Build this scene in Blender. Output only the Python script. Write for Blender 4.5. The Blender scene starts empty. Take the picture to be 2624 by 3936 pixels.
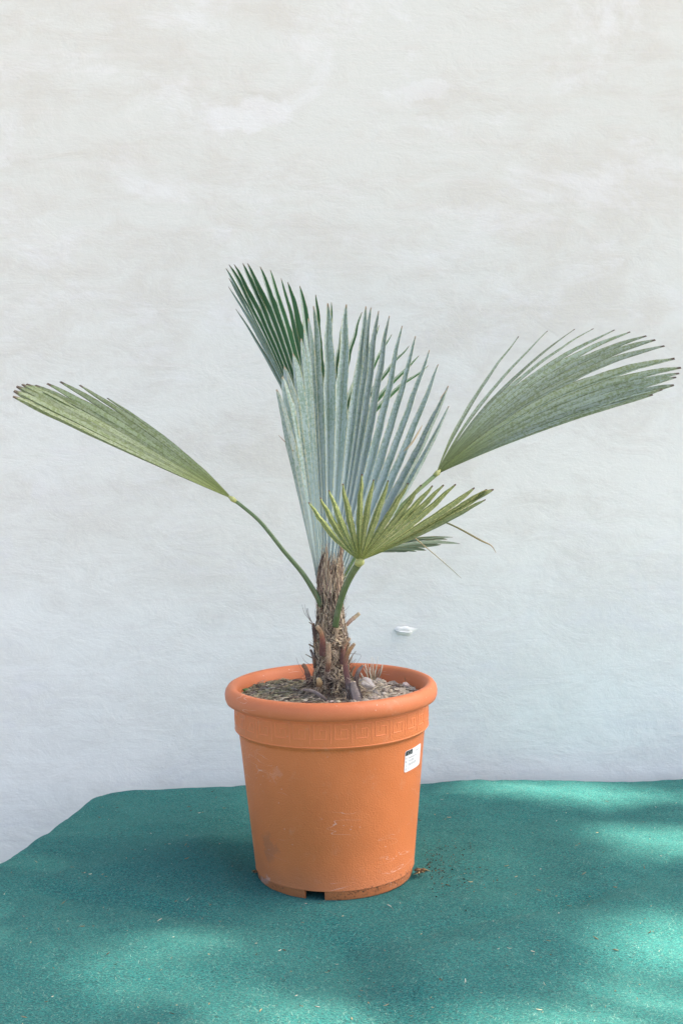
import bpy, math, random
from mathutils import Vector, Matrix, noise
random.seed(7)
R = math.radians
sc = bpy.context.scene
COL = sc.collection

# ------------------------------------------------------------------ camera
FPX = 4518.0                                   # focal length in photo pixels
CAM = Vector((0.0, -2.2, 0.80)); PITCH = R(3.0)
cam = bpy.data.objects.new('camera', bpy.data.cameras.new('camera'))
COL.objects.link(cam)
cam.location = CAM; cam.rotation_euler = (R(90) - PITCH, 0, 0)
cam.data.sensor_fit = 'VERTICAL'; cam.data.sensor_height = 36.0
cam.data.lens = 36.0 * FPX / 3936.0
cam.data.clip_start = 0.05; cam.data.clip_end = 500
sc.camera = cam

# ------------------------------------------------------------------ sky, sun, exposure
WALL_SLOPE = 0.05                              # the wall runs away a little to the right
SUN_AZ = math.atan(WALL_SLOPE) + R(2.2)        # just behind the plane of the wall, so the wall is in its own shade
SUN_EL = R(48)
SUND = Vector((math.cos(SUN_EL) * math.cos(SUN_AZ), math.cos(SUN_EL) * math.sin(SUN_AZ), math.sin(SUN_EL)))
w = bpy.data.worlds.new('World'); sc.world = w; w.use_nodes = True
nt = w.node_tree; nt.nodes.clear()
wo = nt.nodes.new('ShaderNodeOutputWorld'); wb = nt.nodes.new('ShaderNodeBackground')
sk = nt.nodes.new('ShaderNodeTexSky'); sk.sky_type = 'NISHITA'; sk.sun_disc = False
sk.sun_elevation = SUN_EL; sk.sun_rotation = R(90) - SUN_AZ
sk.air_density = 0.62; sk.dust_density = 4.5; sk.ozone_density = 0.3; sk.altitude = 200
wb.inputs['Strength'].default_value = 0.13
nt.links.new(sk.outputs[0], wb.inputs[0]); nt.links.new(wb.outputs[0], wo.inputs[0])
sl = bpy.data.lights.new('sun', 'SUN'); sl.energy = 4.6; sl.angle = R(0.6); sl.color = (1.0, 0.90, 0.77)
so = bpy.data.objects.new('sun', sl); COL.objects.link(so)
so.rotation_euler = SUND.to_track_quat('Z', 'Y').to_euler(); so.location = (4, 0, 6)
sc.view_settings.view_transform = 'Standard'; sc.view_settings.look = 'None'
sc.view_settings.exposure = 1.88; sc.view_settings.gamma = 1.0
sc.render.engine = 'CYCLES'
sc.cycles.max_bounces = 8; sc.cycles.use_denoising = True

# ------------------------------------------------------------------ helpers
def P(px, py, Y):
    """photo pixel -> the point of that sight line at depth Y (metres, Y=0 is the pot's axis)"""
    x = (px - 1312.0) / FPX; y = -(py - 1968.0) / FPX
    d = Vector((x, math.cos(PITCH) + y * math.sin(PITCH), -math.sin(PITCH) + y * math.cos(PITCH)))
    return CAM + d * ((Y - CAM.y) / d.y)
def lerp(a, b, t): return a + (b - a) * t
def sm(x): x = max(0.0, min(1.0, x)); return x * x * (3 - 2 * x)
def srgb(r, g, b, k=1.0):
    f = lambda c: ((c / 255.0) / 12.92 if c / 255.0 <= 0.04045 else (((c / 255.0) + 0.055) / 1.055) ** 2.4) * k
    return (f(r), f(g), f(b), 1.0)
def jit(c, a):
    k = 1 + random.uniform(-a, a); return (c[0] * k, c[1] * k * (1 + random.uniform(-a, a) * .15), c[2] * k * (1 + random.uniform(-a, a) * .3), 1)

class MB:
    def __init__(s): s.v = []; s.f = []; s.c = []; s.uv = []
    def quad(s, *p, col=(1, 1, 1, 1)):
        n = len(s.v); s.v += [tuple(q) for q in p]; s.c += [col] * len(p); s.f.append(tuple(range(n, n + len(p))))
    def tube(s, pts, rad, sides=5, col=(1, 1, 1, 1), flat=1.0, col2=None, cap=True, side_hint=None):
        base = len(s.v); n = len(pts); pv = None
        for i, p in enumerate(pts):
            t = (pts[min(i + 1, n - 1)] - pts[max(i - 1, 0)])
            if t.length < 1e-9: t = Vector((0, 0, 1))
            t.normalize()
            if pv is None:
                h = side_hint or (Vector((0, -1, 0)) if abs(t.y) < .9 else Vector((1, 0, 0)))
                pv = (h - t * h.dot(t)).normalized()
            else: pv = (pv - t * pv.dot(t)).normalized()
            b = t.cross(pv); r = rad[i] if hasattr(rad, '__len__') else rad
            k = i / (n - 1.0)
            c = col if col2 is None else tuple(lerp(col[j], col2[j], k) for j in range(4))
            for a in range(sides):
                an = 2 * math.pi * a / sides
                q = p + pv * (math.cos(an) * r * flat) + b * (math.sin(an) * r)
                s.v.append(tuple(q)); s.c.append(c)
        for i in range(n - 1):
            for a in range(sides):
                a2 = (a + 1) % sides
                s.f.append((base + i * sides + a, base + i * sides + a2, base + (i + 1) * sides + a2, base + (i + 1) * sides + a))
        if cap and sides > 2:
            s.f.append(tuple(base + a for a in range(sides))[::-1])
            s.f.append(tuple(base + (n - 1) * sides + a for a in range(sides)))
    def build(s, name, mat, parent=None, smooth=True, **props):
        me = bpy.data.meshes.new(name); me.from_pydata(s.v, [], s.f); me.update()
        if s.c:
            at = me.color_attributes.new('Col', 'FLOAT_COLOR', 'POINT')
            at.data.foreach_set('color', [x for c in s.c for x in c])
        if s.uv:
            ul = me.uv_layers.new(name='UVMap')
            for l in me.loops: ul.data[l.index].uv = s.uv[l.vertex_index]
        if smooth: me.polygons.foreach_set('use_smooth', [True] * len(me.polygons))
        return link(name, me, mat, parent, **props)
def link(name, me, mat, parent=None, **props):
    o = bpy.data.objects.new(name, me); COL.objects.link(o)
    if mat and not me.materials: me.materials.append(mat)
    if parent: o.parent = parent
    for k, v in props.items(): o[k] = v
    return o
def thing(name, label, cat, loc=(0, 0, 0), group=None):
    o = bpy.data.objects.new(name, None); COL.objects.link(o); o.location = loc
    o['label'] = label; o['category'] = cat
    if group: o['group'] = group
    o.empty_display_size = .05
    return o
def auto_smooth(o, deg=35):
    me = o.data
    import bmesh
    bm = bmesh.new(); bm.from_mesh(me)
    for e in bm.edges: e.smooth = len(e.link_faces) == 2 and e.calc_face_angle(0) < R(deg)
    for f in bm.faces: f.smooth = True
    bm.to_mesh(me); bm.free()

class NT:
    """tiny node-graph helper"""
    def __init__(s, name, rough=0.6, spec=0.5):
        s.m = bpy.data.materials.new(name); s.m.use_nodes = True; s.t = s.m.node_tree
        s.b = s.t.nodes['Principled BSDF']; s.b.inputs['Roughness'].default_value = rough
        s.b.inputs['Specular IOR Level'].default_value = spec
        s.out = s.t.nodes['Material Output']
    def n(s, typ, **k):
        nd = s.t.nodes.new(typ)
        for a, v in k.items(): setattr(nd, a, v)
        return nd
    def set(s, sock, v):
        if v is None: return
        if hasattr(v, 'is_linked') or isinstance(v, bpy.types.NodeSocket): s.t.links.new(v, sock)
        else: sock.default_value = v
    def coord(s, kind='Object', scale=(1, 1, 1), rot=(0, 0, 0), loc=(0, 0, 0), off=None):
        tc = s.n('ShaderNodeTexCoord'); mp = s.n('ShaderNodeMapping')
        s.t.links.new(tc.outputs[kind], mp.inputs[0])
        mp.inputs['Scale'].default_value = scale; mp.inputs['Rotation'].default_value = rot; mp.inputs['Location'].default_value = loc
        if off is not None: s.t.links.new(off, mp.inputs['Location'])
        return mp.outputs[0]
    def noise(s, vec, scale, detail=4, rough=.55, dist=0, out=0):
        nd = s.n('ShaderNodeTexNoise'); s.set(nd.inputs['Vector'], vec)
        nd.inputs['Scale'].default_value = scale; nd.inputs['Detail'].default_value = detail
        nd.inputs['Roughness'].default_value = rough; nd.inputs['Distortion'].default_value = dist
        return nd.outputs[out]
    def vor(s, vec, scale, feature='F1', out=0, rnd=1):
        nd = s.n('ShaderNodeTexVoronoi', feature=feature); s.set(nd.inputs['Vector'], vec)
        nd.inputs['Scale'].default_value = scale; nd.inputs['Randomness'].default_value = rnd; return nd.outputs[out]
    def ramp(s, f, a, b, lo=0.0, hi=1.0):
        nd = s.n('ShaderNodeMapRange', interpolation_type='SMOOTHSTEP'); s.set(nd.inputs[0], f)
        nd.inputs[1].default_value = a; nd.inputs[2].default_value = b; nd.inputs[3].default_value = lo; nd.inputs[4].default_value = hi
        return nd.outputs[0]
    def math(s, op, a, b=None, c=None, clamp=False):
        nd = s.n('ShaderNodeMath', operation=op, use_clamp=clamp); s.set(nd.inputs[0], a)
        if b is not None: s.set(nd.inputs[1], b)
        if c is not None: s.set(nd.inputs[2], c)
        return nd.outputs[0]
    def mix(s, f, a, b, mode='MIX'):
        nd = s.n('ShaderNodeMix', data_type='RGBA', blend_type=mode)
        s.set(nd.inputs[0], f); s.set(nd.inputs[6], a); s.set(nd.inputs[7], b); return nd.outputs[2]
    def bump(s, h, strength=.3, dist=.002, nrm=None):
        nd = s.n('ShaderNodeBump'); s.set(nd.inputs['Height'], h); nd.inputs['Strength'].default_value = strength
        nd.inputs['Distance'].default_value = dist
        if nrm is not None: s.t.links.new(nrm, nd.inputs['Normal'])
        return nd.outputs[0]
    def col(s, c): s.set(s.b.inputs['Base Color'], c)
    def nrm(s, x): s.t.links.new(x, s.b.inputs['Normal'])
    def attr(s, name='Col'): return s.n('ShaderNodeAttribute', attribute_name=name).outputs['Color']
    def xyz(s, vec):
        nd = s.n('ShaderNodeSeparateXYZ'); s.t.links.new(vec, nd.inputs[0]); return nd.outputs
    def box(s, pos, cx, cz, hx, hz, soft):
        """soft-edged ellipse mask in x,z"""
        X = s.math('DIVIDE', s.math('SUBTRACT', pos[0], cx), hx); Z = s.math('DIVIDE', s.math('SUBTRACT', pos[2], cz), hz)
        d = s.math('ADD', s.math('MULTIPLY', X, X), s.math('MULTIPLY', Z, Z))
        return s.ramp(d, 1 + soft, 1 - soft)

# ------------------------------------------------------------------ materials
def mat_plaster():
    g = NT('painted_plaster', .92, .15)
    c = g.coord('Object')
    streak = g.coord('Object', scale=(1.0, 1.0, 1.9), rot=(0, R(-20), 0))
    brush = g.coord('Object', scale=(2.2, 2.2, 60), rot=(0, R(-7), 0))
    xyz = g.xyz(c)
    big = g.noise(streak, 1.45, 11, .70, .4)
    mid = g.noise(streak, 7.5, 9, .70, .6)
    fine = g.noise(c, 230, 3, .6)
    br = g.noise(brush, 1.6, 5, .6, .2)
    wornmask = g.ramp(g.math('ADD', g.math('MULTIPLY', big, .62), g.math('MULTIPLY', mid, .38)), .43, .60)
    up = g.ramp(xyz[2], .25, 1.15, .38, 1.0)                 # the wash wore thinner higher up
    worn = g.math('MULTIPLY', wornmask, up)
    speck = g.ramp(g.math('ADD', g.math('MULTIPLY', fine, .6), g.math('MULTIPLY', g.noise(c, 70, 4, .6), .5)), .50, .64)
    white = (.90, .925, .855, 1); beige = (.60, .575, .49, 1); grey = (.62, .62, .59, 1)
    col = g.mix(g.ramp(xyz[2], -.1, 1.6, 0, 1.0), white, (.665, .685, .62, 1))  # upper wall is beiger, and painted darker to offset stronger light there
    col = g.mix(g.math('MULTIPLY', worn, .52), col, beige)
    col = g.mix(g.math('MULTIPLY', g.math('MULTIPLY', worn, speck), .32), col, grey)
    col = g.mix(g.math('MULTIPLY', g.ramp(br, .50, .70), .20), col, (.74, .72, .67, 1))
    col = g.mix(g.math('MULTIPLY', g.ramp(g.noise(streak, 3.0, 10, .72, .5), .50, .66), .42), col, (.78, .795, .775, 1))
    # fresh filler patch, upper left of the middle, and a few smaller touch ups
    wob = g.noise(c, 9, 4, .6)
    pos = list(xyz); pos0 = g.math('ADD', xyz[0], g.math('MULTIPLY', g.math('SUBTRACT', g.noise(g.coord('Object', loc=(5, 2, 1)), 7, 6, .7), .5), .34))
    pp = (pos0, xyz[1], g.math('ADD', xyz[2], g.math('MULTIPLY', g.math('SUBTRACT', g.noise(c, 11, 6, .7), .5), .15)))
    for cx, cz, hx, hz, k in ((-.225, 1.612, .10, .034, .38), (.18, 1.67, .09, .022, .3)):
        m = g.box(pp, cx, cz, hx, hz, .7)
        col = g.mix(g.math('MULTIPLY', m, k), col, (.80, .815, .80, 1))
    # chips: rare dark points
    chip = g.ramp(g.vor(c, 5.0), .022, .012)
    col = g.mix(g.math('MULTIPLY', chip, .5), col, (.45, .40, .34, 1))
    g.col(col)
    h1 = g.math('ADD', g.math('MULTIPLY', g.noise(g.coord('Object', scale=(1, 1, 1.5)), 120, 4, .6), 1.0), g.math('MULTIPLY', g.noise(c, 40, 4, .6), 1.2))
    h2 = g.math('MULTIPLY', g.math('MULTIPLY', br, .7), g.ramp(g.noise(c, 2.5, 3), .42, .62))
    n1 = g.bump(g.math('ADD', h1, h2), .24, .0024)
    n2 = g.bump(mid, .25, .012, n1)
    g.nrm(n2)
    return g.m

def mat_felt():
    g = NT('green_felt', .95, .12)
    c = g.coord('Object')
    wc = g.noise(c, 18, 3, .5, out=1)
    va = g.n('ShaderNodeVectorMath', operation='MULTIPLY_ADD'); g.set(va.inputs[0], wc); va.inputs[1].default_value = (.02, .02, .02); g.set(va.inputs[2], c)
    cs0 = g.coord('Object', scale=(1, 2.2, 1), rot=(0, 0, R(-12)))
    f1 = g.noise(cs0, 230, 5, .75)
    f2 = g.noise(c, 700, 2, .6)
    cs = g.coord('Object', scale=(1, 3.2, 1), rot=(0, 0, R(25))); f3 = g.noise(cs, 190, 4, .75, .8)
    cs2 = g.coord('Object', scale=(3.2, 1, 1), rot=(0, 0, R(15))); f4 = g.noise(cs2, 200, 4, .75, .8)
    big = g.noise(c, 5, 5, .6)
    teal = (.007, .200, .180, 1); dark = (.001, .040, .046, 1); pale = (.29, .48, .39, 1); blue = (.008, .16, .20, 1)
    col = g.mix(g.ramp(f1, .40, .58), dark, teal)
    col = g.mix(g.math('MULTIPLY', g.ramp(f3, .53, .70), .50), col, pale)
    col = g.mix(g.math('MULTIPLY', g.ramp(f4, .52, .70), .50), col, blue)
    col = g.mix(g.math('MULTIPLY', g.ramp(g.noise(cs, 330, 3, .7), .55, .67), .60), col, pale)
    col = g.mix(g.ramp(big, .35, .70, 0, .28), col, g.mix(.5, col, (.07, .27, .22, 1)))
    lint = g.math('MULTIPLY', g.ramp(g.vor(c, 95), .085, .05), g.ramp(g.noise(c, 30, 2), .50, .60))
    col = g.mix(g.math('MULTIPLY', lint, .55), col, (.50, .48, .36, 1))
    g.col(col)
    g.b.inputs['Sheen Weight'].default_value = .18; g.b.inputs['Sheen Roughness'].default_value = .6
    g.b.inputs['Sheen Tint'].default_value = (.45, .85, .78, 1)
    n = g.bump(g.math('ADD', g.math('ADD', f1, f3), f4), .85, .0035)
    g.nrm(g.bump(g.noise(c, 22, 4, .6), .35, .009, n))
    return g.m

def mat_pot(name='terracotta_plastic', grain=1.0, tint=(.60, .174, .049, 1)):
    g = NT(name, .46, .42)
    c = g.coord('Object'); x = g.xyz(c)
    big = g.noise(c, 7, 4, .6); gr = g.noise(c, 620, 2, .55)
    col = g.mix(g.ramp(big, .3, .7), tint, (tint[0] * 1.10, tint[1] * 1.13, tint[2] * 1.18, 1))
    col = g.mix(g.math('MULTIPLY', g.ramp(gr, .55, .7), .18), col, (.66, .30, .13, 1))
    # dusty film towards the foot, limescale flecks, long scratches, one grey scuff
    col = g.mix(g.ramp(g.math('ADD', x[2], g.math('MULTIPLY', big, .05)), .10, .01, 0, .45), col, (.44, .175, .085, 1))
    dust = g.math('MULTIPLY', g.ramp(g.noise(c, 34, 6, .7), .56, .75), .30)
    col = g.mix(dust, col, (.62, .33, .20, 1))
    fl = g.math('MULTIPLY', g.ramp(g.vor(c, 75), .10, .05), g.ramp(g.noise(c, 12, 3), .50, .62))
    col = g.mix(g.math('MULTIPLY', fl, .6), col, (.72, .58, .50, 1))
    sc1 = g.coord('Object', scale=(5, 5, 24), rot=(0, R(-40), 0)); s1 = g.noise(sc1, 1.6, 2, .5)
    scr = g.math('MULTIPLY', g.ramp(g.math('ABSOLUTE', g.math('SUBTRACT', s1, .5)), .004, .001), g.ramp(g.noise(c, 11, 3), .53, .62))
    col = g.mix(g.math('MULTIPLY', scr, .62), col, (.74, .52, .42, 1))
    w2 = g.math('MULTIPLY', g.math('SUBTRACT', g.noise(c, 45, 4, .7), .5), .055)
    pq = (g.math('ADD', x[0], w2), x[1], g.math('ADD', x[2], w2))
    scuff = g.math('MULTIPLY', g.box(pq, -.118, .083, .013, .026, .7), g.ramp(x[1], .0, -.02))
    col = g.mix(g.math('MULTIPLY', scuff, .26), col, (.16, .10, .085, 1))
    for cx, cz, hx, hz, k in ((-.104, .222, .006, .014, .10), (-.128, .014, .005, .009, .30)):
        m = g.math('MULTIPLY', g.box(pq, cx, cz, hx, hz, .7), g.ramp(x[1], .0, -.02)); col = g.mix(g.math('MULTIPLY', m, k), col, (.74, .60, .55, 1))
    # soil splashed along the right of the foot
    sp = g.math('MULTIPLY', g.ramp(g.noise(c, 170, 6, .75), .53, .58), g.ramp(g.math('ABSOLUTE', g.math('SUBTRACT', x[2], g.math('MULTIPLY_ADD', x[0], .07, .009))), .010, .003))
    sp = g.math('MULTIPLY', sp, g.ramp(x[0], -.04, .06))
    col = g.mix(g.math('MULTIPLY', sp, .9), col, (.045, .028, .018, 1))
    ds = g.math('MULTIPLY', g.ramp(g.noise(c, 120, 6, .75), .54, .62), g.ramp(x[2], .022, .006)); col = g.mix(g.math('MULTIPLY', ds, .65), col, (.10, .055, .035, 1))
    g.col(col)
    g.set(g.b.inputs['Roughness'], g.ramp(big, .2, .8, .42, .58))
    n = g.bump(g.noise(c, 430, 2, .5), .55 * grain, .0014)
    g.nrm(g.bump(g.noise(c, 12, 2), .2, .004, n))
    return g.m

def mat_leaf(name, wax, green, sky_sheen_half=None, dark_half=None, base=None, rib_crease=(.30, .34, .10, 1), tip=(.16, .10, .07, 1), tipv=.975, rub=.5, trans=.15, spots=.0, rubfrom=.25, rough=.5):
    g = NT(name, rough, .4)
    uv = g.coord('UV'); u = g.xyz(uv)[0]; v = g.xyz(uv)[1]
    oi = g.n('ShaderNodeObjectInfo'); rnd = oi.outputs['Random']
    c = g.coord('Object')
    cu = g.n('ShaderNodeCombineXYZ'); g.set(cu.inputs[0], g.math('MULTIPLY', u, 5)); g.set(cu.inputs[1], g.math('MULTIPLY', v, 5)); g.set(cu.inputs[2], g.math('MULTIPLY', rnd, 40))
    st = g.noise(cu.outputs[0], 1.6, 5, .65)
    cf = g.n('ShaderNodeCombineXYZ'); g.set(cf.inputs[0], g.math('MULTIPLY', u, 16)); g.set(cf.inputs[1], g.math('MULTIPLY', v, 1.6)); g.set(cf.inputs[2], g.math('MULTIPLY', rnd, 70))
    vein = g.noise(cf.outputs[0], 1.5, 3, .6)
    mott = g.noise(c, 170, 5, .72)
    a = wax
    if sky_sheen_half: a = g.mix(g.ramp(u, .47, .53), sky_sheen_half, dark_half)  # pale half: sky reflection off the waxy fold, painted into the colour
    k = g.math('MULTIPLY', g.ramp(g.math('ADD', g.math('MULTIPLY', mott, .65), g.math('MULTIPLY', st, .45)), .50, .62), g.ramp(v, rubfrom, rubfrom + .4, .12, rub))
    col = g.mix(k, a, green)
    col = g.mix(g.ramp(vein, .35, .7, 0, .22), col, g.mix(.6, col, (.02, .05, .02, 1)))
    col = g.mix(g.math('MULTIPLY', g.ramp(vein, .55, .75), .16), col, (.6, .66, .6, 1))
    if base: col = g.mix(g.ramp(v, .42, .03, 0, .9), col, base)
    if spots:
        sp = g.ramp(g.noise(c, 95, 5, .75), .58, .68, 0, spots); col = g.mix(sp, col, (.055, .06, .035, 1))
    rb = g.ramp(g.math('ABSOLUTE', g.math('SUBTRACT', u, .5)), .075, .02, 0, .5)
    ed = g.ramp(g.math('ABSOLUTE', g.math('SUBTRACT', u, .5)), .44, .49, 0, .9)
    col = g.mix(g.math('MULTIPLY', rb, g.ramp(g.noise(c, 260, 2), .4, .55)), col, rib_crease)
    col = g.mix(g.math('MULTIPLY', ed, g.ramp(g.noise(c, 200, 3), .38, .60)), col, (rib_crease[0] * 1.2, rib_crease[1] * 1.05, rib_crease[2] * 1.1, 1))
    tm = g.ramp(g.math('ADD', v, g.math('MULTIPLY', st, .03)), tipv + .012, tipv + .028)
    col = g.mix(tm, col, tip)
    vv = g.ramp(rnd, 0, 1, .86, 1.12); hs = g.n('ShaderNodeHueSaturation'); g.set(hs.inputs['Value'], vv); g.set(hs.inputs['Color'], col)
    hs.inputs['Saturation'].default_value = 1; col = hs.outputs[0]
    g.col(col)
    g.nrm(g.bump(g.math('ADD', g.math('MULTIPLY', vein, 1.0), g.math('MULTIPLY', mott, .35)), .35, .0012))
    tr = g.n('ShaderNodeBsdfTranslucent'); g.set(tr.inputs[0], g.mix(1.0, col, (2.1, 2.1, 2.3, 1), 'MULTIPLY'))
    mx = g.n('ShaderNodeMixShader'); mx.inputs[0].default_value = trans
    g.t.links.new(g.b.outputs[0], mx.inputs[1]); g.t.links.new(tr.outputs[0], mx.inputs[2]); g.t.links.new(mx.outputs[0], g.out.inputs[0])
    return g.m

def mat_vc(name, rough=.8, spec=.2, sc1=200, amt=.35, bump=.3, bd=.001, tint=None):
    """vertex colour (each fibre / stub its own colour) with a grain on top"""
    g = NT(name, rough, spec); c = g.coord('Object')
    a = g.attr(); n1 = g.noise(c, sc1, 5, .65)
    col = g.mix(g.ramp(n1, .35, .7, 0, amt), a, g.mix(1.0, a, (.35, .33, .30, 1), 'MULTIPLY'))
    col = g.mix(g.ramp(g.noise(c, sc1 * .4, 3), .5, .75, 0, amt * .5), col, g.mix(.5, a, (.6, .56, .5, 1)))
    g.col(col); g.nrm(g.bump(n1, bump, bd)); return g.m

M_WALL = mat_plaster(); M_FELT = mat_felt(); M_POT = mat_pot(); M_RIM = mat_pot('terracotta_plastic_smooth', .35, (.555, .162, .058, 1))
M_FIBRE = mat_vc('dry_palm_fibre', .85, .15, 600, .3, .2)
M_STUB = mat_vc('cut_stalk_wood', .75, .25, 320, .45, .6, .0015)
M_STALK = mat_vc('green_leaf_stalk', .42, .45, 180, .30, .25, .0008)
M_BITS = mat_vc('dry_litter', .9, .1, 500, .3, .2)
def mat_simple(name, col, rough=.8, sc1=20, amt=.3, bump=.3, bd=.004):
    g = NT(name, rough, .25); c = g.coord('Object'); n1 = g.noise(c, sc1, 6, .65)
    g.col(g.mix(g.ramp(n1, .3, .7), (col[0] * (1 - amt), col[1] * (1 - amt), col[2] * (1 - amt), 1), (col[0] * (1 + amt), col[1] * (1 + amt), col[2] * (1 + amt), 1)))
    g.nrm(g.bump(n1, bump, bd)); return g.m

# ------------------------------------------------------------------ the setting
# ground
mb = MB(); mb.quad((-60, -60, -.78), (60, -60, -.78), (60, 60, -.78), (-60, 60, -.78))
mb.build('ground', mat_simple('pale_paving', (.26, .245, .215), .9, 3, .12), smooth=False, kind='structure')

# wall: a slightly uneven plastered slab
def wall_y(x): return .705 + WALL_SLOPE * x
mb = MB(); NX, NZ = 170, 80; X0, X1, Z0, Z1 = -4.2, 4.2, -.78, 2.75
for j in range(NZ + 1):
    for i in range(NX + 1):
        x = lerp(X0, X1, i / NX); z = lerp(Z0, Z1, j / NZ)
        d = noise.noise(Vector((x * 1.4, z * 1.9, 0))) * .0045 + noise.noise(Vector((x * 6, z * 8, 3))) * .0012
        mb.v.append((x, wall_y(x) - d, z))
for j in range(NZ):
    for i in range(NX):
        a = j * (NX + 1) + i; mb.f.append((a, a + 1, a + NX + 2, a + NX + 1))
n = len(mb.v); T = .25
for x, z in ((X0, Z0), (X1, Z0), (X1, Z1), (X0, Z1)): mb.v.append((x, wall_y(x) + T, z)); mb.v.append((x, wall_y(x), z))
mb.f += [(n, n + 6, n + 4, n + 2), (n, n + 1, n + 7, n + 6), (n + 2, n + 4, n + 5, n + 3), (n + 6, n + 7, n + 5, n + 4)]
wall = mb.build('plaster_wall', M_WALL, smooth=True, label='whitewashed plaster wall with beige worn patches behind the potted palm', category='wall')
# lump of plaster round a plugged hole, right of the trunk
LP = P(1552, 2425, wall_y(.15))
mb = MB(); K = 20; rings = []
for r_, h_ in ((1.1, -.004), (.80, -.001), (.60, .0026), (.40, .0020)):
    for k in range(K):
        an = 2 * math.pi * k / K; q = .8 * r_ * (1 + .5 * noise.noise(Vector((math.cos(an) * 2, math.sin(an) * 2, r_ * 2))))
        mb.v.append((LP.x + math.cos(an) * q * .032, wall_y(LP.x) - h_ - .004, LP.z + math.sin(an) * q * .015 - (.002 if h_ > .01 else 0)))
for r in range(3):
    for k in range(K):
        k2 = (k + 1) % K; mb.f.append((r * K + k, r * K + k2, (r + 1) * K + k2, (r + 1) * K + k))
mb.f.append(tuple(3 * K + k for k in range(K)))
lump = mb.build('plaster_lump', M_WALL, wall, label='small plaster lump round a plugged hole')
mb = MB(); mb.tube([LP + Vector((-.022, -.006, .002)), LP + Vector((-.008, -.010, -.001)), LP + Vector((.010, -.010, -.0025)), LP + Vector((.020, -.007, .0))], [.0008, .0022, .0019, .0006], 8, (.60, .60, .57, 1))
mb.build('filler_ridge', M_WALL, lump)

# ------------------------------------------------------------------ green felt, draped
corn = [(-.555, .505), (1.35, .695), (1.35, -1.15), (-.98, -1.15), (-.655, .05)]     # outline of the surface it lies on
CC = Vector((.12, -.15))
def rb(th):
    d = Vector((math.cos(th), math.sin(th))); best = 9
    for k in range(len(corn)):
        a = Vector(corn[k]); b = Vector(corn[(k + 1) % len(corn)]); e = b - a
        den = d.x * e.y - d.y * e.x
        if abs(den) < 1e-9: continue
        t = ((a.x - CC.x) * e.y - (a.y - CC.y) * e.x) / den; u = ((a.x - CC.x) * d.y - (a.y - CC.y) * d.x) / den
        if t > 0 and -1e-6 <= u <= 1 + 1e-6: best = min(best, t)
    return best
NTH = 720; raw = [rb(2 * math.pi * k / NTH) for k in range(NTH)]
RB = []
for k in range(NTH): RB.append(sum(raw[(k + j) % NTH] for j in range(-5, 6)) / 11.0 + .0016 * noise.noise(Vector((math.cos(2 * math.pi * k / NTH) * 14, math.sin(2 * math.pi * k / NTH) * 14, 0))) + .0008 * noise.noise(Vector((k * .5, 0, 3))))
def felt_z(x, y):
    f = sm((math.hypot(x + .012, y) - .15) / .09)
    z = noise.noise(Vector((x * 2.3 + 4, y * 2.6, 1))) * .012 + noise.noise(Vector((x * 5.5, y * 5, 7))) * .005
    # soft folds running out from under the pot and the sag at the front
    z += -.016 * math.exp(-((x - .02 + .25 * (y + .4)) / .07) ** 2) * sm((-y - .17) / .15)
    z += .012 * math.exp(-((x + .20) / .12) ** 2) * sm((-y - .25) / .15)
    z += .012 * math.exp(-((x - .30) / .16) ** 2) * sm((-y - .15) / .2)
    z += .010 * math.exp(-((x + .33) / .10) ** 2 - ((y - .02) / .16) ** 2)
    z += .008 * math.exp(-((x + .205) / .045) ** 2 - ((y + .06) / .09) ** 2)
    z += .007 * math.sin((x * .9 - y * 1.6) * 9 + 3 * noise.noise(Vector((x * 1.5, y * 1.5, 3)))) * sm((-y + .1) / .3) * .6
    z += -.010 * math.exp(-((y + .35 - .5 * x) / .035) ** 2) * sm((x - .05) / .15) * sm((.6 - x) / .2)
    z += -.008 * math.exp(-((y + .30 + .4 * x) / .03) ** 2) * sm((-x - .1) / .15) * sm((x + .65) / .2)
    z += .0035 * noise.noise(Vector((x * 9, y * 13, 6))) + .0016 * noise.noise(Vector((x * 26, y * 22, 8)))
    return z * 1.35 * f - .0005 + .0006 * noise.noise(Vector((x * 40, y * 40, 0)))
mb = MB(); mb.v.append((CC.x, CC.y, 0)); NR = 150; rr = .022
outs = [.0, .006, .012, .018, .024, .030, .036, .06, .10, .16, .24, .34, .45, .56, .67, .765]
for r in range(1, NR + 1):
    for k in range(NTH):
        th = 2 * math.pi * k / NTH; q = RB[k] * (r / NR) ** .8; x = CC.x + math.cos(th) * q; y = CC.y + math.sin(th) * q
        mb.v.append((x, y, felt_z(x, y)))
for d in outs[1:]:
    for k in range(NTH):
        th = 2 * math.pi * k / NTH; a = min(d / rr, math.pi / 2)
        dd = rr * math.sin(a); dz = rr * (1 - math.cos(a)) + max(0, d - rr * math.pi / 2)
        wv = .018 * math.sin(th * 17 + 2 * math.sin(th * 5)) * sm(dz / .5); q = RB[k] + dd + wv
        ex = CC.x + math.cos(th) * RB[k]; ey = CC.y + math.sin(th) * RB[k]
        y = min(CC.y + math.sin(th) * q, wall_y(CC.x + math.cos(th) * q) - .008)
        mb.v.append((CC.x + math.cos(th) * q, y, felt_z(ex, ey) * (1 - sm(dz / .1)) - dz))
tot = NR + len(outs) - 1
for k in range(NTH): mb.f.append((0, 1 + k, 1 + (k + 1) % NTH))
for r in range(tot - 1):
    for k in range(NTH):
        k2 = (k + 1) % NTH; a = 1 + r * NTH; mb.f.append((a + k, a + NTH + k, a + NTH + k2, a + k2))
mb.build('felt_cloth', M_FELT, label='green felt cloth spread and draped under the terracotta pot', category='cloth')
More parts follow.
